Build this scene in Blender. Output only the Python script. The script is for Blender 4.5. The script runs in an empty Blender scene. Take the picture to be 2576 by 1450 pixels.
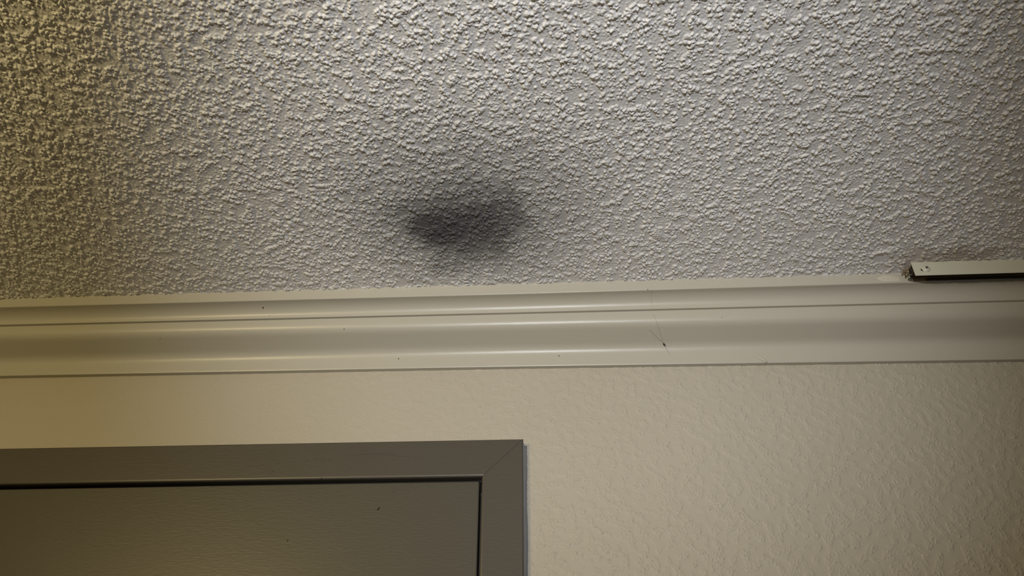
import bpy, bmesh, math, random
import numpy as np
from mathutils import Vector, Matrix

# ------------------------------------------------------------------ camera
SC = bpy.context.scene
COL = SC.collection
Z0 = 2.10                      # height of the top of the door casing above the floor

cam_data = bpy.data.cameras.new('camera')
cam = bpy.data.objects.new('camera', cam_data)
COL.objects.link(cam)
cam_data.sensor_fit = 'HORIZONTAL'
cam_data.sensor_width = 36.0
cam_data.lens = 2200.0 / 2576.0 * 36.0
cam_data.clip_start = 0.01
PITCH, ROLL, YAW = 0.67776, 0.0034527, 0.0441176
fwd = Vector((-math.sin(YAW) * math.cos(PITCH), math.cos(YAW) * math.cos(PITCH), math.sin(PITCH)))
right0 = Vector((math.cos(YAW), math.sin(YAW), 0))
up0 = right0.cross(fwd)
right = math.cos(ROLL) * right0 + math.sin(ROLL) * up0
up = -math.sin(ROLL) * right0 + math.cos(ROLL) * up0
cam.matrix_world = Matrix((
    (right.x, up.x, -fwd.x, 0.03186),
    (right.y, up.y, -fwd.y, -1.11123),
    (right.z, up.z, -fwd.z, Z0 - 0.60902),
    (0, 0, 0, 1)))
SC.camera = cam

# ------------------------------------------------------------------ light and exposure
SC.view_settings.view_transform = 'Standard'
SC.view_settings.look = 'None'
SC.view_settings.gamma = 1.0
SC.view_settings.use_curve_mapping = False
SC.view_settings.exposure = 0.0

world = bpy.data.worlds.new('world')
SC.world = world
world.use_nodes = True
bg = world.node_tree.nodes['Background']
bg.inputs['Color'].default_value = (1.0, 0.78, 0.46, 1)
bg.inputs['Strength'].default_value = 0.025


def aim(o, target):
    o.rotation_euler = (Vector(target) - o.location).to_track_quat('-Z', 'Y').to_euler()


def spot(name, loc, target, energy, colour, size_deg, blend, radius):
    d = bpy.data.lights.new(name, 'SPOT')
    d.energy = energy
    d.color = colour
    d.spot_size = math.radians(size_deg)
    d.spot_blend = blend
    d.shadow_soft_size = radius
    o = bpy.data.objects.new(name, d)
    COL.objects.link(o)
    o.location = loc
    aim(o, target)
    return o


# unseen key spot behind the camera; cone narrowed to imitate lens vignetting
spot('vignette_spot', (0.03, -1.92, Z0 - 0.38), (0.09, -0.24, Z0 + 0.19), 76, (0.95, 0.972, 1.0), 45, 1.0, 0.035)
# unseen warm fill added on its left, imitating the lens's warm edge tint
d = bpy.data.lights.new('warm_edge_fill', 'POINT')
d.energy = 20.5
d.color = (1.0, 0.80, 0.38)
d.shadow_soft_size = 0.05
o = bpy.data.objects.new('warm_edge_fill', d)
COL.objects.link(o)
o.location = (-0.85, -1.35, Z0 + 0.00)

# ------------------------------------------------------------------ helpers
rng = np.random.default_rng(7)
random.seed(7)


def tag(o, label=None, cat=None, group=None, kind=None):
    if label: o['label'] = label
    if cat: o['category'] = cat
    if group: o['group'] = group
    if kind: o['kind'] = kind
    return o


def link(name, me, mat, parent=None):
    o = bpy.data.objects.new(name, me)
    COL.objects.link(o)
    if mat: me.materials.append(mat)
    if parent: o.parent = parent
    return o


def empty(name, loc):
    o = bpy.data.objects.new(name, None)
    COL.objects.link(o)
    o.empty_display_size = 0.05
    o.location = loc
    return o


def from_bm(name, bm, mat, parent=None, smooth=False, origin=(0, 0, 0)):
    bmesh.ops.recalc_face_normals(bm, faces=bm.faces)
    if any(origin):
        bmesh.ops.translate(bm, vec=-Vector(origin), verts=bm.verts)
    me = bpy.data.meshes.new(name)
    bm.to_mesh(me)
    bm.free()
    if smooth:
        me.polygons.foreach_set('use_smooth', [True] * len(me.polygons))
    return link(name, me, mat, parent)


def prism(pts, axis_pts):
    """Loft the closed 2-D outline pts through functions giving 3-D stations."""
    bm = bmesh.new()
    rings = [[bm.verts.new(f(p)) for p in pts] for f in axis_pts]
    n = len(pts)
    for a, b in zip(rings, rings[1:]):
        for i in range(n):
            bm.faces.new((a[i], a[(i + 1) % n], b[(i + 1) % n], b[i]))
    bm.faces.new(rings[0])
    bm.faces.new(rings[-1][::-1])
    return bm


def box(bm, x0, x1, y0, y1, z0, z1):
    v = [bm.verts.new((x, y, z)) for x in (x0, x1) for y in (y0, y1) for z in (z0, z1)]
    for f in ((0, 1, 3, 2), (4, 6, 7, 5), (0, 4, 5, 1), (2, 3, 7, 6), (0, 2, 6, 4), (1, 5, 7, 3)):
        bm.faces.new([v[i] for i in f])


def spectrum(nx, ny, lam, width):
    """Periodic band-passed noise on a 1 mm grid, wavelength lam (mm), unit variance."""
    w = rng.standard_normal((ny, nx))
    f = np.sqrt(np.fft.fftfreq(ny)[:, None] ** 2 + np.fft.fftfreq(nx)[None, :] ** 2)
    f[0, 0] = 1e-6
    g = np.exp(-0.5 * (np.log(f * lam) / width) ** 2)
    r = np.real(np.fft.ifft2(np.fft.fft2(w) * g))
    return r / r.std()


def sample(tile, xs, ys):
    """Bilinear lookup, xs and ys in mm, tile wraps."""
    ny, nx = tile.shape
    xs = np.asarray(xs) % nx
    ys = np.asarray(ys) % ny
    x0 = np.floor(xs).astype(int); y0 = np.floor(ys).astype(int)
    fx = (xs - x0)[None, :]; fy = (ys - y0)[:, None]
    x0 %= nx; y0 %= ny
    x1 = (x0 + 1) % nx; y1 = (y0 + 1) % ny
    a = tile[np.ix_(y0, x0)]; b = tile[np.ix_(y0, x1)]
    c = tile[np.ix_(y1, x0)]; d = tile[np.ix_(y1, x1)]
    return (a * (1 - fx) + b * fx) * (1 - fy) + (c * (1 - fx) + d * fx) * fy


def axis(parts):
    out = []
    for a, b, step in parts:
        n = max(1, int(round((b - a) / step)))
        out += list(np.linspace(a, b, n, endpoint=False))
    out.append(parts[-1][1])
    return np.array(out)


def grid_mesh(name, co, keep=None, flip=False):
    ny, nx = co.shape[:2]
    idx = np.arange(nx * ny, dtype=np.int32).reshape(ny, nx)
    q = np.stack([idx[:-1, :-1], idx[:-1, 1:], idx[1:, 1:], idx[1:, :-1]], -1)
    if flip: q = q[..., ::-1]
    q = q.reshape(-1, 4) if keep is None else q[keep]
    used = np.unique(q)
    remap = np.full(nx * ny, -1, np.int32); remap[used] = np.arange(len(used), dtype=np.int32)
    v = co.reshape(-1, 3)[used]
    q = remap[q]
    me = bpy.data.meshes.new(name)
    me.vertices.add(len(v)); me.vertices.foreach_set('co', v.astype(np.float32).ravel())
    me.loops.add(q.size); me.loops.foreach_set('vertex_index', q.ravel())
    me.polygons.add(len(q))
    me.polygons.foreach_set('loop_start', np.arange(0, q.size, 4, dtype=np.int32))
    me.polygons.foreach_set('use_smooth', np.ones(len(q), bool))
    me.update(calc_edges=True)
    return me


# ------------------------------------------------------------------ materials
def new_mat(name):
    m = bpy.data.materials.new(name)
    m.use_nodes = True
    nt = m.node_tree
    b = nt.nodes['Principled BSDF']
    return m, nt, b


def N(nt, kind, **kw):
    n = nt.nodes.new(kind)
    for k, v in kw.items():
        setattr(n, k, v)
    return n


def paint(name, colour, rough, mottle=0.06, bump=0.0, bump_scale=300.0, stretch=(1, 1, 1), mottle_scale=6.0, spec=0.5):
    m, nt, b = new_mat(name)
    tc = N(nt, 'ShaderNodeTexCoord')
    no = N(nt, 'ShaderNodeTexNoise')
    no.inputs['Scale'].default_value = mottle_scale
    no.inputs['Detail'].default_value = 4
    nt.links.new(tc.outputs['Object'], no.inputs['Vector'])
    mx = N(nt, 'ShaderNodeMix', data_type='RGBA')
    c = colour
    mx.inputs['A'].default_value = (c[0] * (1 - mottle), c[1] * (1 - mottle), c[2] * (1 - mottle * 1.3), 1)
    mx.inputs['B'].default_value = (c[0] * (1 + mottle), c[1] * (1 + mottle), c[2] * (1 + mottle), 1)
    nt.links.new(no.outputs['Fac'], mx.inputs['Factor'])
    nt.links.new(mx.outputs['Result'], b.inputs['Base Color'])
    b.inputs['Roughness'].default_value = rough
    b.inputs['Specular IOR Level'].default_value = spec
    if bump:
        mp = N(nt, 'ShaderNodeMapping')
        mp.inputs['Scale'].default_value = stretch
        nt.links.new(tc.outputs['Object'], mp.inputs['Vector'])
        n2 = N(nt, 'ShaderNodeTexNoise')
        n2.inputs['Scale'].default_value = bump_scale
        n2.inputs['Detail'].default_value = 3
        nt.links.new(mp.outputs['Vector'], n2.inputs['Vector'])
        bp = N(nt, 'ShaderNodeBump')
        bp.inputs['Strength'].default_value = bump
        bp.inputs['Distance'].default_value = 0.001
        nt.links.new(n2.outputs['Fac'], bp.inputs['Height'])
        nt.links.new(bp.outputs['Normal'], b.inputs['Normal'])
    return m


def blob(nt, pos, centre, rx, ry, inner, outer):
    """1 inside an ellipse on the ceiling, fading to 0 at its rim (a stain mask)."""
    s = N(nt, 'ShaderNodeVectorMath', operation='SUBTRACT')
    s.inputs[1].default_value = (centre[0], centre[1], 0)
    nt.links.new(pos, s.inputs[0])
    m = N(nt, 'ShaderNodeVectorMath', operation='MULTIPLY')
    m.inputs[1].default_value = (1 / rx, 1 / ry, 0)
    nt.links.new(s.outputs[0], m.inputs[0])
    l = N(nt, 'ShaderNodeVectorMath', operation='LENGTH')
    nt.links.new(m.outputs[0], l.inputs[0])
    r = N(nt, 'ShaderNodeMapRange', interpolation_type='SMOOTHERSTEP')
    r.inputs['From Min'].default_value = outer
    r.inputs['From Max'].default_value = inner
    nt.links.new(l.outputs['Value'], r.inputs['Value'])
    return r.outputs['Result']


def ceiling_material():
    m, nt, b = new_mat('popcorn_ceiling')
    tc = N(nt, 'ShaderNodeTexCoord')
    # wobble the stain outline
    no = N(nt, 'ShaderNodeTexNoise')
    no.inputs['Scale'].default_value = 22
    no.inputs['Detail'].default_value = 5
    nt.links.new(tc.outputs['Object'], no.inputs['Vector'])
    sub = N(nt, 'ShaderNodeVectorMath', operation='SUBTRACT'); sub.inputs[1].default_value = (0.5, 0.5, 0.5)
    nt.links.new(no.outputs['Color'], sub.inputs[0])
    sc = N(nt, 'ShaderNodeVectorMath', operation='SCALE'); sc.inputs['Scale'].default_value = 0.09
    nt.links.new(sub.outputs[0], sc.inputs[0])
    add = N(nt, 'ShaderNodeVectorMath', operation='ADD')
    nt.links.new(tc.outputs['Object'], add.inputs[0]); nt.links.new(sc.outputs[0], add.inputs[1])
    pos = add.outputs[0]
    masks = [(blob(nt, pos, (-0.080, -0.212), 0.135, 0.125, 0.15, 1.08), 0.66),
             (blob(nt, pos, (-0.112, -0.205), 0.075, 0.055, 0.1, 1.0), 0.50),
             (blob(nt, pos, (-0.035, -0.232), 0.070, 0.055, 0.1, 1.0), 0.38),
             (blob(nt, pos, (-0.07, -0.25), 0.30, 0.25, 0.1, 1.0), 0.38)]
    inv = None
    for f, k in masks:
        mu = N(nt, 'ShaderNodeMath', operation='MULTIPLY_ADD')
        nt.links.new(f, mu.inputs[0]); mu.inputs[1].default_value = -k; mu.inputs[2].default_value = 1.0
        if inv is None:
            inv = mu.outputs[0]
        else:
            p = N(nt, 'ShaderNodeMath', operation='MULTIPLY')
            nt.links.new(inv, p.inputs[0]); nt.links.new(mu.outputs[0], p.inputs[1])
            inv = p.outputs[0]
    # plaster colour with a little ageing
    n2 = N(nt, 'ShaderNodeTexNoise'); n2.inputs['Scale'].default_value = 5; n2.inputs['Detail'].default_value = 6
    nt.links.new(tc.outputs['Object'], n2.inputs['Vector'])
    base = N(nt, 'ShaderNodeMix', data_type='RGBA')
    base.inputs['A'].default_value = (0.76, 0.745, 0.745, 1)
    base.inputs['B'].default_value = (0.88, 0.87, 0.875, 1)
    nt.links.new(n2.outputs['Fac'], base.inputs['Factor'])
    st = N(nt, 'ShaderNodeMix', data_type='RGBA')
    st.inputs['A'].default_value = (0.030, 0.030, 0.038, 1)
    nt.links.new(base.outputs['Result'], st.inputs['B'])
    nt.links.new(inv, st.inputs['Factor'])
    # brown dust gathered on the plaster around the track end
    dm = blob(nt, pos, (0.625, -0.105), 0.115, 0.050, 0.2, 1.0)
    dk = N(nt, 'ShaderNodeMath', operation='MULTIPLY'); dk.inputs[1].default_value = 0.55
    nt.links.new(dm, dk.inputs[0])
    du = N(nt, 'ShaderNodeMix', data_type='RGBA')
    du.inputs['B'].default_value = (0.36, 0.27, 0.19, 1)
    nt.links.new(st.outputs['Result'], du.inputs['A'])
    nt.links.new(dk.outputs[0], du.inputs['Factor'])
    nt.links.new(du.outputs['Result'], b.inputs['Base Color'])
    b.inputs['Roughness'].default_value = 0.85
    b.inputs['Specular IOR Level'].default_value = 0.25
    n3 = N(nt, 'ShaderNodeTexNoise'); n3.inputs['Scale'].default_value = 420; n3.inputs['Detail'].default_value = 3
    nt.links.new(tc.outputs['Object'], n3.inputs['Vector'])
    bp = N(nt, 'ShaderNodeBump'); bp.inputs['Strength'].default_value = 0.35; bp.inputs['Distance'].default_value = 0.001
    nt.links.new(n3.outputs['Fac'], bp.inputs['Height'])
    nt.links.new(bp.outputs['Normal'], b.inputs['Normal'])
    return m


M_CEIL = ceiling_material()
M_WALL = paint('beige_wall_paint', (0.52, 0.475, 0.395), 0.55, 0.04, 0.12, 700)
M_CROWN = paint('beige_gloss_paint', (0.545, 0.515, 0.445), 0.34, 0.02, 0.09, 350, (0.15, 1, 1))
M_CASING = paint('taupe_gloss_paint', (0.088, 0.077, 0.062), 0.40, 0.04, 0.16, 260, (0.35, 1, 1))
M_DOOR = paint('taupe_door_paint', (0.090, 0.081, 0.062), 0.40, 0.05, 0.17, 420, (0.25, 1, 1))
M_CAULK = paint('grey_paint_smear', (0.29, 0.30, 0.325), 0.40, 0.15, 0.4, 400, (1, 1, 0.3), 60)
M_TRACK = paint('cream_enamel', (0.66, 0.65, 0.53), 0.45, 0.05)
M_SCREW = paint('cream_screw_enamel', (0.68, 0.66, 0.56), 0.35, 0.05)
M_DARK = paint('dark_recess', (0.02, 0.018, 0.015), 0.7, 0.1)
M_DUST_SHADE = paint('shaded_brown_dust', (0.045, 0.035, 0.026), 0.95, 0.35, 0.8, 500, (1, 1, 1), 150)
M_CLUMP = paint('pale_brown_dust', (0.30, 0.235, 0.165), 0.95, 0.3, 0.8, 500, (1, 1, 1), 150)
M_GRIME_SHADE = paint('grime_shade_tone', (0.11, 0.093, 0.075), 0.8, 0.3, 0.4, 400, (1, 1, 1), 120)
M_WEB = paint('cobweb_silk', (0.34, 0.315, 0.27), 0.8, 0.1)
M_FLOOR = paint('beige_carpet', (0.25, 0.21, 0.16), 0.95, 0.2, 0.8, 900, (1, 1, 1), 80)
M_PATCH = paint('fresh_beige_paint', (0.66, 0.61, 0.52), 0.4, 0.05)

# ------------------------------------------------------------------ floor
bm = bmesh.new()
box(bm, -2.4, 2.4, -2.6, 0.12, -0.05, 0.0)
tag(from_bm('floor', bm, M_FLOOR), kind='structure')

# ------------------------------------------------------------------ ceiling: popcorn relief as real geometry
def ceiling_z(x):
    return Z0 + 0.2285 + 0.0060 * x


TX, TY, G = 3072, 1280, 0.65          # noise tile, cells of G millimetres


def granules(count, r_med, r_sig, height, density):
    """Heap count rounded plaster granules on the tile (radii in mm); they merge where they touch."""
    out = np.zeros((TY, TX))
    cx = rng.integers(0, TX, count * 2); cy = rng.integers(0, TY, count * 2)
    ok = rng.uniform(0, 1, count * 2) < np.clip(0.55 + 0.28 * density[cy, cx], 0.05, 1)
    cx, cy = cx[ok], cy[ok]
    rad = r_med * np.exp(r_sig * rng.standard_normal(len(cx))) / G
    asp = rng.uniform(1.0, 1.7, len(cx)); ang = rng.uniform(0, math.pi, len(cx)); hk = rng.uniform(0.7, 1.15, len(cx))
    sub = rng.uniform(-0.5, 0.5, (len(cx), 2))
    for k in range(len(cx)):
        a, b_ = rad[k] * math.sqrt(asp[k]), rad[k] / math.sqrt(asp[k])
        m = int(a) + 2
        g = np.arange(-m, m + 1)
        gx = g[None, :] - sub[k, 0]; gy = g[:, None] - sub[k, 1]
        c, s_ = math.cos(ang[k]), math.sin(ang[k])
        d2 = ((gx * c + gy * s_) / a) ** 2 + ((-gx * s_ + gy * c) / b_) ** 2
        dome = np.clip(1 - d2, 0, 1) ** 0.7 * (height * hk[k] * min(1.25, rad[k] * G / r_med))
        ix = np.ix_((g + cy[k]) % TY, (g + cx[k]) % TX)
        out[ix] = np.maximum(out[ix], dome)
    return out


n2 = spectrum(TX, TY, 5.0 / G, 0.30)
n3 = spectrum(TX, TY, 26.0 / G, 0.40)
pop = granules(56000, 1.85, 0.40, 0.0018, n3)
pop = np.maximum(pop, granules(42000, 1.15, 0.25, 0.0010, n3 * 0.5))
n6 = spectrum(TX, TY, 3.2 / G, 0.30)
pop = pop * (1 + 0.13 * n2 + 0.16 * n6) + 0.00010 * n2
pop = 0.6 * pop + 0.1 * (np.roll(pop, 1, 0) + np.roll(pop, -1, 0) + np.roll(pop, 1, 1) + np.roll(pop, -1, 1))

xs = axis([(-2.3, -0.83, 0.014), (-0.83, 0.83, 0.00065), (0.83, 2.3, 0.014)])
ys = axis([(-2.5, -0.66, 0.014), (-0.66, -0.070, 0.00065), (-0.070, 0.0, 0.01)])
h = sample(pop, xs * 1000 / G + 5000, ys * 1000 / G + 5000)
XX, YY = np.meshgrid(xs, ys)
# curled flake and bare patch beside the track end
d = np.hypot((XX - 0.530) / 0.016, (YY + 0.118) / 0.012)
h *= np.clip((d - 0.5) / 0.9, 0.15, 1)
ring = np.exp(-((np.hypot((XX - 0.530) / 0.014, (YY + 0.121) / 0.012) - 1) / 0.22) ** 2) * (YY < -0.121)
h = h + 0.0025 * ring
# a few larger chips stuck on the surface
for k in range(70):
    cx, cy = rng.uniform(-0.75, 0.75), rng.uniform(-0.62, -0.10)
    rx, ry = rng.uniform(0.004, 0.009), rng.uniform(0.003, 0.006)
    i0, i1 = np.searchsorted(xs, (cx - 0.015, cx + 0.015)); j0, j1 = np.searchsorted(ys, (cy - 0.015, cy + 0.015))
    dd = ((XX[j0:j1, i0:i1] - cx) / rx) ** 2 + ((YY[j0:j1, i0:i1] - cy) / ry) ** 2
    h[j0:j1, i0:i1] += 0.0012 * np.clip(1.0 - dd, 0, 1)
co = np.stack([XX, YY, ceiling_z(XX) - h], -1)
tag(link('ceiling', grid_mesh('ceiling', co, flip=True), M_CEIL), kind='structure')

# ------------------------------------------------------------------ wall with knock-down texture and the door opening
DX0, DX1, DZ = -0.835, -0.045, Z0 - 0.045         # rough opening
w1 = spectrum(TX, TY, 11.0 / G, 0.40)
w2 = spectrum(TX, TY, 4.6 / G, 0.55)
w3 = spectrum(TX, TY, 55.0 / G, 0.4)
w4 = spectrum(TX, TY, 20.0 / G, 0.35)
w5 = spectrum(TX, TY, 9.0 / G, 0.4)
patch = np.clip((0.75 * w4 + 0.45 * w3 + 0.45) / 0.9, 0, 1)                 # trowelled flats between rough islands
ridge = np.exp(-(w1 / 0.22) ** 2) * np.clip(0.6 + 0.6 * w5, 0, 1.3)
wallt = patch * (0.00080 * ridge + 0.00055 * np.clip(w2 - 0.5, 0, 1.8)) + 0.00035 * patch + 0.00002 * w2

xs = axis([(-2.3, -0.86, 0.02), (-0.86, DX0, 0.0008), (DX0, DX1, 0.0008), (DX1, 0.80, 0.0008), (0.80, 2.3, 0.02)])
zs = axis([(0.0, Z0 - 0.24, 0.03), (Z0 - 0.24, DZ, 0.0008), (DZ, Z0 + 0.135, 0.0008), (Z0 + 0.135, Z0 + 0.225, 0.01)])
hh = sample(wallt, xs * 1000 / G + 5000, zs * 1000 / G + 5000)
XX, ZZ = np.meshgrid(xs, zs)
amp = np.interp(XX, [-0.9, -0.45, -0.05, 0.1, 1.0], [0.25, 0.5, 0.9, 1.15, 1.15])   # smoother over the door
hh = hh * amp
co = np.stack([XX, -hh, ZZ], -1)
xc = 0.5 * (xs[1:] + xs[:-1])[None, :]; zc = 0.5 * (zs[1:] + zs[:-1])[:, None]
keep = ~((xc > DX0) & (xc < DX1) & (zc < DZ))
wall_me = grid_mesh('wall_back', co, keep)
tag(link('wall_back', wall_me, M_WALL), kind='structure')

# ------------------------------------------------------------------ crown moulding
SECX = (-0.806, -0.014, 0.746)
SEC = {'top': (0.2260, 0.2300, 0.2345), 'fillet': (0.2064, 0.2084, 0.2132), 'cove': (0.1908, 0.1917, 0.1930), 'lip': (0.1302, 0.1277, 0.1212)}


def sec(key, x):
    a, b, c = SEC[key]
    if x < SECX[1]:
        return a + (b - a) * (x - SECX[0]) / (SECX[1] - SECX[0])
    return b + (c - b) * (x - SECX[1]) / (SECX[2] - SECX[1])


def crown_outline(x):
    """Exposed profile from the ceiling down to the wall as (projection, height)."""
    zt, zf, zv, zl = (Z0 + sec(k, x) for k in ('top', 'fillet', 'cove', 'lip'))
    pts = [(0.082, zt), (0.0822, zf + 0.0012), (0.0816, zf + 0.0003), (0.0805, zf)]
    pts += [(0.0775, zf + 0.0002)]
    for i in range(1, 13):                               # cove: from facing down to facing out
        a = math.radians(90) * i / 12
        pts.append((0.0775 - 0.0190 * math.sin(a), zf - (zf - zv - 0.0010) * (1 - math.cos(a))))
    pts += [(0.0583, zv + 0.0003), (0.0578, zv), (0.0535, zv + 0.0004), (0.0530, zv)]
    H = zv - zl - 0.0008                                  # ogee: upright face, long flat slope, upright face
    n_s, lens = 40, (0.006, 0.024, 0.018, 0.026, 0.014)
    ang = (6, None, 67, None, 5)
    tot = sum(lens)
    raw = [(0.0, 0.0)]
    for i in range(n_s):
        u = (i + 0.5) / n_s * tot
        k = 0
        while u > lens[k]:
            u -= lens[k]; k += 1
        f = u / lens[k]
        g = f * f * (3 - 2 * f)
        th = ang[k] if ang[k] is not None else ang[k - 1] + (ang[k + 1] - ang[k - 1]) * g
        th = math.radians(th)
        raw.append((raw[-1][0] + math.sin(th), raw[-1][1] + math.cos(th)))
    for a, b in raw[1:]:
        pts.append((0.0530 - 0.0450 * a / raw[-1][0], zv - H * b / raw[-1][1]))
    pts += [(0.0075, zl), (0.0, zl + 0.0003)]
    return pts


bm = bmesh.new()
rings = []
for x in (-2.3, -1.5, -0.806, -0.55, -0.3, -0.014, 0.25, 0.5, 0.746, 1.5, 2.3):
    o = crown_outline(x)
    o = o + [(0.0, Z0 + sec('top', x))]
    rings.append([bm.verts.new((x, -p - 0.0002, z)) for p, z in o])
n = len(rings[0])
for a, b in zip(rings, rings[1:]):
    for i in range(n):
        bm.faces.new((a[i], a[(i + 1) % n], b[(i + 1) % n], b[i]))
bm.faces.new(rings[0]); bm.faces.new(rings[-1][::-1])
crown = from_bm('trim_1', bm, M_CROWN, smooth=True)
crown.data.set_sharp_from_angle(angle=math.radians(32))
tag(crown, kind='structure')


def crown_point(x, i, off=0.0):
    """Point on the profile, i a fractional index, pushed out along its normal."""
    o = crown_outline(x)
    k = min(int(i), len(o) - 2); f = i - k
    a, b = o[k], o[k + 1]
    p, z = a[0] + (b[0] - a[0]) * f, a[1] + (b[1] - a[1]) * f
    tx, tz = b[0] - a[0], b[1] - a[1]
    l = math.hypot(tx, tz) or 1
    return Vector((x, -(p - tz / l * off), z + tx / l * off))


# ------------------------------------------------------------------ door
door = empty('door_1', (0, 0, 0))
tag(door, kind='structure')
LX0, LX1, LZ = -0.8215, -0.0615, Z0 - 0.0605
# casing profile: distance from the outer edge, projection from the wall
CP = [(0.0, 0.0), (0.0, 0.0135), (0.0006, 0.0146), (0.002, 0.0152), (0.0538, 0.0152), (0.0556, 0.0148), (0.0566, 0.0139), (0.0570, 0.0126), (0.0570, 0.0)]
XL = -0.883


def casing_leg(x_out, sgn):
    return prism(CP, [lambda p: (x_out + sgn * p[0], -p[1], 0.0), lambda p: (x_out + sgn * p[0], -p[1], Z0 - p[0] - 0.00045)])


from_bm('casing_leg', casing_leg(0.0, -1), M_CASING, door)
from_bm('casing_leg', casing_leg(XL, 1), M_CASING, door)
from_bm('casing_head', prism(CP, [lambda p: (XL + p[0], -p[1], Z0 - p[0]), lambda p: (-p[0], -p[1], Z0 - p[0])]), M_CASING, door)
bm = bmesh.new()                                          # jamb lining the opening
box(bm, -0.0575, -0.045, 0.0, 0.11, 0.0, Z0 - 0.045)
box(bm, -0.838, -0.8255, 0.0, 0.11, 0.0, Z0 - 0.045)
box(bm, -0.8255, -0.0575, 0.0, 0.11, Z0 - 0.0575, Z0 - 0.045)
box(bm, -0.0700, -0.0575, 0.036, 0.05, 0.0, Z0 - 0.0575)
box(bm, -0.8255, -0.8130, 0.036, 0.05, 0.0, Z0 - 0.0575)
box(bm, -0.8130, -0.0700, 0.036, 0.05, Z0 - 0.0700, Z0 - 0.0575)
from_bm('door_jamb', bm, M_CASING, door)
bm = bmesh.new()
box(bm, LX0, LX1, -0.0065, 0.0345, 0.008, LZ)
bmesh.ops.bevel(bm, geom=bm.edges[:], offset=0.0012, segments=2, affect='EDGES')
leaf = from_bm('door_leaf', bm, M_DOOR, door)
# bluish smear of old paint and caulk down the casing's outer side
bm = bmesh.new()
rows = []
for k in range(240):
    z = Z0 - 0.004 - k * 0.004
    w = 0.0050 + 0.0004 * math.sin(k * 0.23) + random.uniform(-0.0002, 0.0002)
    rows.append([bm.verts.new(v) for v in ((-0.001, -0.0118, z), (0.0004, -0.0112, z), (0.0012, -0.0030, z), (w, -0.0006, z), (w, 0.0005, z), (-0.001, 0.0005, z))])
for a, b in zip(rows, rows[1:]):
    for i in range(6):
        bm.faces.new((a[i], a[(i + 1) % 6], b[(i + 1) % 6], b[i]))
bm.faces.new(rows[0]); bm.faces.new(rows[-1][::-1])
tag(from_bm('caulk_bead', bm, M_CAULK, door, smooth=True), label='bluish grey caulk bead down the casing side')


def speck(parent, loc, r, sx=1.0, sz=1.6, rot=0.4):
    bm = bmesh.new()
    bmesh.ops.create_uvsphere(bm, u_segments=8, v_segments=6, radius=r)
    bmesh.ops.scale(bm, vec=(sx, 0.5, sz), verts=bm.verts)
    bmesh.ops.rotate(bm, cent=(0, 0, 0), matrix=Matrix.Rotation(rot, 3, 'Y'), verts=bm.verts)
    bmesh.ops.translate(bm, vec=loc, verts=bm.verts)
    return tag(from_bm('dirt_speck', bm, M_DARK, parent), label='dark dirt speck')


# ------------------------------------------------------------------ metal track at the right
TX0, TX1 = 0.5765, 2.0
track = empty('ceiling_track', (TX0, -0.095, ceiling_z(TX0)))
tag(track, 'cream metal channel track screwed up along the ceiling beside the crown moulding', 'track')
inv = Vector((-track.location.x, -track.location.y, -track.location.z))


def tr(bm):
    bmesh.ops.translate(bm, vec=inv, verts=bm.verts)
    return bm


zt0 = lambda x: ceiling_z(x) - 0.0005
F, Bk, T = -0.1060, -0.0845, 0.0013
out = [(F, 0.0), (F, -0.0245), (F + 0.0006, -0.0252), (F + T, -0.0250), (F + T, -T), (Bk - T, -T), (Bk - T, -0.0125), (Bk, -0.0125), (Bk, 0.0)]
stn = lambda x: (lambda p: (x, p[0], zt0(x) + p[1]))
from_bm('channel', tr(prism(out, [stn(TX0), stn(TX1)])), M_TRACK, track)
bm = bmesh.new()                                         # dust packed in the channel, darkened to paint its shaded interior
rows = []
for k in range(120):
    x = TX0 + 0.002 + k * 0.004
    dz = random.uniform(-0.0012, 0.0012)
    rows.append([bm.verts.new((x, y, zt0(x) + z + (dz if i in (2, 3) else 0))) for i, (y, z) in enumerate(((F + T, -T), (F + T, -0.010), (-0.099, -0.0115), (-0.091, -0.0120), (Bk - T, -0.0130), (Bk - T, -T)))])
for a, b in zip(rows, rows[1:]):
    for i in range(6):
        bm.faces.new((a[i], a[(i + 1) % 6], b[(i + 1) % 6], b[i]))
bm.faces.new(rows[0]); bm.faces.new(rows[-1][::-1])
tag(from_bm('dust', tr(bm), M_DUST_SHADE, track, smooth=True), label='brown dust, darkened for shade, inside the channel')
bm = bmesh.new()                                         # clump of dust stuck at the open end
for k in range(46):
    q = Vector((TX0 + random.gauss(-0.0035, 0.003), random.uniform(-0.100, -0.0845), ceiling_z(TX0) - 0.004 - abs(random.gauss(0, 0.004))))
    bmesh.ops.create_icosphere(bm, subdivisions=1, radius=random.uniform(0.0007, 0.0019), matrix=Matrix.Translation(q) @ Matrix.Diagonal((1, 1, random.uniform(0.7, 1.6), 1)))
tag(from_bm('dust_clump', tr(bm), M_CLUMP, track), label='brown dust clump at the open end')
bm = bmesh.new()                                         # smear with the channel's cast shade painted in, along the moulding
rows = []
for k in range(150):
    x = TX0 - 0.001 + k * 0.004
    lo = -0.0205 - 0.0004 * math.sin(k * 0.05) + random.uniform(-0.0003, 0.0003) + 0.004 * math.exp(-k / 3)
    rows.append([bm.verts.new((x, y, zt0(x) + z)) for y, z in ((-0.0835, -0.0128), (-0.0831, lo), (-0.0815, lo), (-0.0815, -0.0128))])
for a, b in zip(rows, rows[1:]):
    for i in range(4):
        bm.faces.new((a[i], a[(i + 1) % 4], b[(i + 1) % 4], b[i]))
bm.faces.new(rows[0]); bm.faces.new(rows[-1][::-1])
tag(from_bm('grime_shade', tr(bm), M_GRIME_SHADE, track, smooth=True), label='dark smear and painted shade under the channel')
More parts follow.
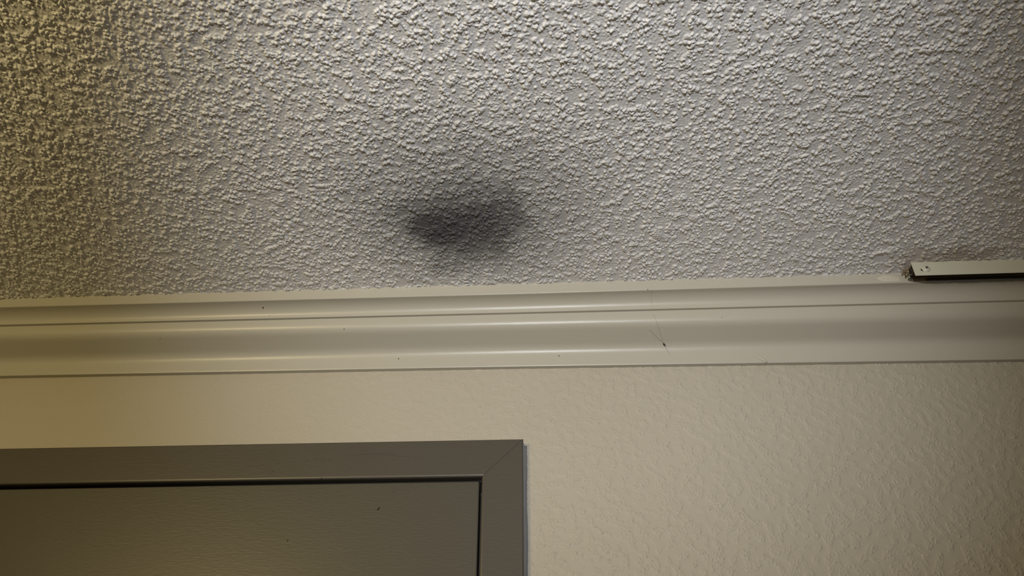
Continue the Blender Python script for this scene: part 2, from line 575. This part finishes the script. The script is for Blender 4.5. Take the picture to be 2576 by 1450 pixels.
# pan-head screw through a slot in the front flange
SX, SZ = 0.5945, Z0 + 0.2180
bm = bmesh.new()
prof = [(0.0, 0.0032), (0.0016, 0.0031), (0.0032, 0.0026), (0.0048, 0.0018), (0.0060, 0.0007), (0.0062, -0.0002)]
ringv = []
NS = 28
for r, d in prof[1:]:
    ringv.append([bm.verts.new((SX + r * math.cos(2 * math.pi * k / NS), F - d, SZ + r * math.sin(2 * math.pi * k / NS))) for k in range(NS)])
for a, b in zip(ringv, ringv[1:]):
    for i in range(NS):
        bm.faces.new((a[i], a[(i + 1) % NS], b[(i + 1) % NS], b[i]))
bm.faces.new(ringv[0])
screw = from_bm('screw', tr(bm), M_SCREW, track, smooth=True)
bm = bmesh.new()
for ang in (0.5, 0.5 + math.pi / 2):
    b2 = bmesh.new()
    box(b2, -0.0022, 0.0022, -0.0036, -0.0024, -0.0006, 0.0006)
    bmesh.ops.rotate(b2, cent=(0, 0, 0), matrix=Matrix.Rotation(ang, 3, 'Y'), verts=b2.verts)
    me = bpy.data.meshes.new('tmp'); b2.to_mesh(me); b2.free(); bm.from_mesh(me); bpy.data.meshes.remove(me)
bmesh.ops.translate(bm, vec=(SX + 0.0003, F + 0.0001, SZ + 0.0002), verts=bm.verts)
tag(from_bm('cross_recess', tr(bm), M_DARK, screw), label='dark cross recess')
bm = bmesh.new()
bmesh.ops.create_cone(bm, cap_ends=True, segments=20, radius1=0.0030, radius2=0.0030, depth=0.0016)
bmesh.ops.rotate(bm, cent=(0, 0, 0), matrix=Matrix.Rotation(math.pi / 2, 3, 'X'), verts=bm.verts)
bmesh.ops.scale(bm, vec=(1.0, 1, 0.85), verts=bm.verts)
bmesh.ops.translate(bm, vec=(SX - 0.0050, F + 0.0006, SZ - 0.0016), verts=bm.verts)
tag(from_bm('slot_hole', tr(bm), M_DARK, track), label='dark slot behind the screw head')

# ------------------------------------------------------------------ cobweb on the crown
web = empty('cobweb', crown_point(0.208, 46, 0.001))
tag(web, 'thin dusty cobweb strands with a dark speck across the crown moulding', 'cobweb')


def strand(name, pts, r, mat):
    cu = [Vector(p) - web.location for p in pts]
    bm = bmesh.new()
    prev = None
    for i, p in enumerate(cu):
        ring = [bm.verts.new(p + r * Vector((math.cos(a), 0.6 * math.sin(a) , 0.8 * math.sin(a)))) for a in (0, 1.57, 3.14, 4.71)]
        if prev:
            for k in range(4):
                bm.faces.new((prev[k], prev[(k + 1) % 4], ring[(k + 1) % 4], ring[k]))
        else:
            bm.faces.new(ring)
        prev = ring
    bm.faces.new(prev[::-1])
    return from_bm(name, bm, mat, web)


def lerp_path(a, b, n, sag=0.0):
    """From profile index a[1] at x a[0] to index b[1] at x b[0], lying on the moulding."""
    return [crown_point(a[0] + (b[0] - a[0]) * k / n, a[1] + (b[1] - a[1]) * k / n, 0.0006) for k in range(n + 1)]


strand('strand', lerp_path((0.198, 22), (0.214, 45), 14), 0.00013, M_WEB)
strand('strand', lerp_path((0.214, 45), (0.2225, 53), 8), 0.00022, M_WEB)
strand('strand', lerp_path((0.192, 34), (0.2135, 45), 12), 0.00016, M_WEB)
strand('strand', lerp_path((0.195, 2), (0.1965, 15), 8), 0.00011, M_WEB)
c = crown_point(0.2145, 45.5, 0.0010) - web.location
bm = bmesh.new()
bmesh.ops.create_uvsphere(bm, u_segments=10, v_segments=8, radius=0.0016)
bmesh.ops.scale(bm, vec=(0.8, 0.7, 1.9), verts=bm.verts)
bmesh.ops.rotate(bm, cent=(0, 0, 0), matrix=Matrix.Rotation(-0.5, 3, 'Y'), verts=bm.verts)
bmesh.ops.translate(bm, vec=c, verts=bm.verts)
tag(from_bm('dirt_speck', bm, M_DARK, web), label='dark speck caught in the web')

# ------------------------------------------------------------------ small marks on the trim and door
def lump(name, parent, mat, loc, size, rot, label):
    bm = bmesh.new()
    bmesh.ops.create_uvsphere(bm, u_segments=16, v_segments=10, radius=1.0)
    for v in bm.verts:
        v.co *= 1 + 0.12 * math.sin(5 * v.co.x + 3 * v.co.z)
    bmesh.ops.scale(bm, vec=size, verts=bm.verts)
    bmesh.ops.rotate(bm, cent=(0, 0, 0), matrix=Matrix.Rotation(rot, 3, 'Y'), verts=bm.verts)
    bmesh.ops.translate(bm, vec=loc, verts=bm.verts)
    return tag(from_bm(name, bm, mat, parent, smooth=True), label=label)


p = crown_point(0.3585, 57.5, 0.0)
lump('paint_lump', crown, M_CROWN, p, (0.0105, 0.0026, 0.0030), math.radians(46), 'ridge of dried paint')
p = crown_point(0.5500, 1.0, 0.0); p.z += 0.008
lump('paint_patch', crown, M_PATCH, p, (0.018, 0.0007, 0.0065), 0.05, 'paler paint patch')
lump('paint_ridge', door, M_WALL, (-0.026, -0.004, Z0 + 0.0022), (0.020, 0.006, 0.0026), -0.02, 'ridge of wall paint on the casing top')
for x, i, r in ((-0.395, 8, 0.0012), (-0.385, 14, 0.0006), (-0.270, 28, 0.0008), (-0.555, 32, 0.0006), (-0.19, 52.4, 0.0009), (0.055, 52.5, 0.0009), (0.300, 26, 0.0006), (0.190, 1, 0.0007)):
    speck(crown, crown_point(x, i), r)
speck(door, (-0.1975, -0.0066, Z0 - 0.0985), 0.0018, 0.7, 1.5, 0.6)
speck(door, (-0.315, -0.0066, Z0 - 0.142), 0.0011, 0.7, 1.5, 0.6)
speck(door, (-0.279, -0.0140, Z0 - 0.0545), 0.0022, 0.6, 1.5, 0.7)
speck(door, (-0.273, -0.0136, Z0 - 0.0552), 0.0014, 0.6, 1.5, 0.3)


def squiggle(parent, mat, pts, y, r):
    """A thin ridge of brushed-on paint lying on a flat face."""
    bm = bmesh.new()
    P = [Vector((x, y, Z0 + z)) for x, z in pts]
    fine = []
    for a, b in zip(P, P[1:]):
        fine += [a.lerp(b, k / 4) for k in range(4)]
    fine.append(P[-1])
    prev = None
    for i, c in enumerate(fine):
        w = r * (0.35 + 0.65 * math.sin(math.pi * (i + 0.5) / len(fine)))
        t = (fine[min(i + 1, len(fine) - 1)] - fine[max(i - 1, 0)]).normalized()
        side = Vector((t.z, 0, -t.x))
        ring = [bm.verts.new(c + w * (math.cos(a) * side + 0.7 * math.sin(a) * Vector((0, -1, 0)))) for a in [k * math.pi / 3 for k in range(6)]]
        if prev:
            for k in range(6):
                bm.faces.new((prev[k], prev[(k + 1) % 6], ring[(k + 1) % 6], ring[k]))
        else:
            bm.faces.new(ring)
        prev = ring
    bm.faces.new(prev[::-1])
    tag(from_bm('paint_ridge', bm, mat, parent, smooth=True), label='raised ridge of dried paint')


YC, YD = -0.0152, -0.0065
squiggle(door, M_CASING, [(-0.2518, -0.0223), (-0.2428, -0.0208), (-0.2215, -0.0195), (-0.2032, -0.0195), (-0.1877, -0.0215), (-0.1722, -0.0242), (-0.1599, -0.0254)], YC, 0.0007)
for a, b in (((-0.3881, -0.0368), (-0.3807, -0.0358)), ((-0.3744, -0.0367), (-0.365, -0.0332)), ((-0.3606, -0.0453), (-0.3595, -0.0428)), ((-0.3517, -0.0479), (-0.3482, -0.0422)), ((-0.3465, -0.0339), (-0.3415, -0.032)), ((-0.3074, -0.0296), (-0.3016, -0.0277)), ((-0.2969, -0.0285), (-0.2896, -0.0258)), ((-0.2831, -0.0284), (-0.2787, -0.0275)), ((-0.2741, -0.0278), (-0.268, -0.027)), ((-0.25, -0.0121), (-0.2415, -0.0054)), ((-0.2254, -0.0118), (-0.2136, -0.0074)), ((-0.3378, -0.0449), (-0.3365, -0.0432))):
    squiggle(door, M_CASING, [a, ((a[0] + b[0]) / 2, (a[1] + b[1]) / 2 + 0.0005), b], YC, 0.0006)
squiggle(door, M_DOOR, [(-0.1716, -0.0644), (-0.1609, -0.067), (-0.155, -0.066), (-0.1514, -0.0693), (-0.1416, -0.0639), (-0.1343, -0.0618), (-0.129, -0.0693), (-0.1237, -0.0641), (-0.1174, -0.0691)], YD, 0.0005)
squiggle(door, M_DOOR, [(-0.1798, -0.0736), (-0.1774, -0.0749)], YD, 0.0006)
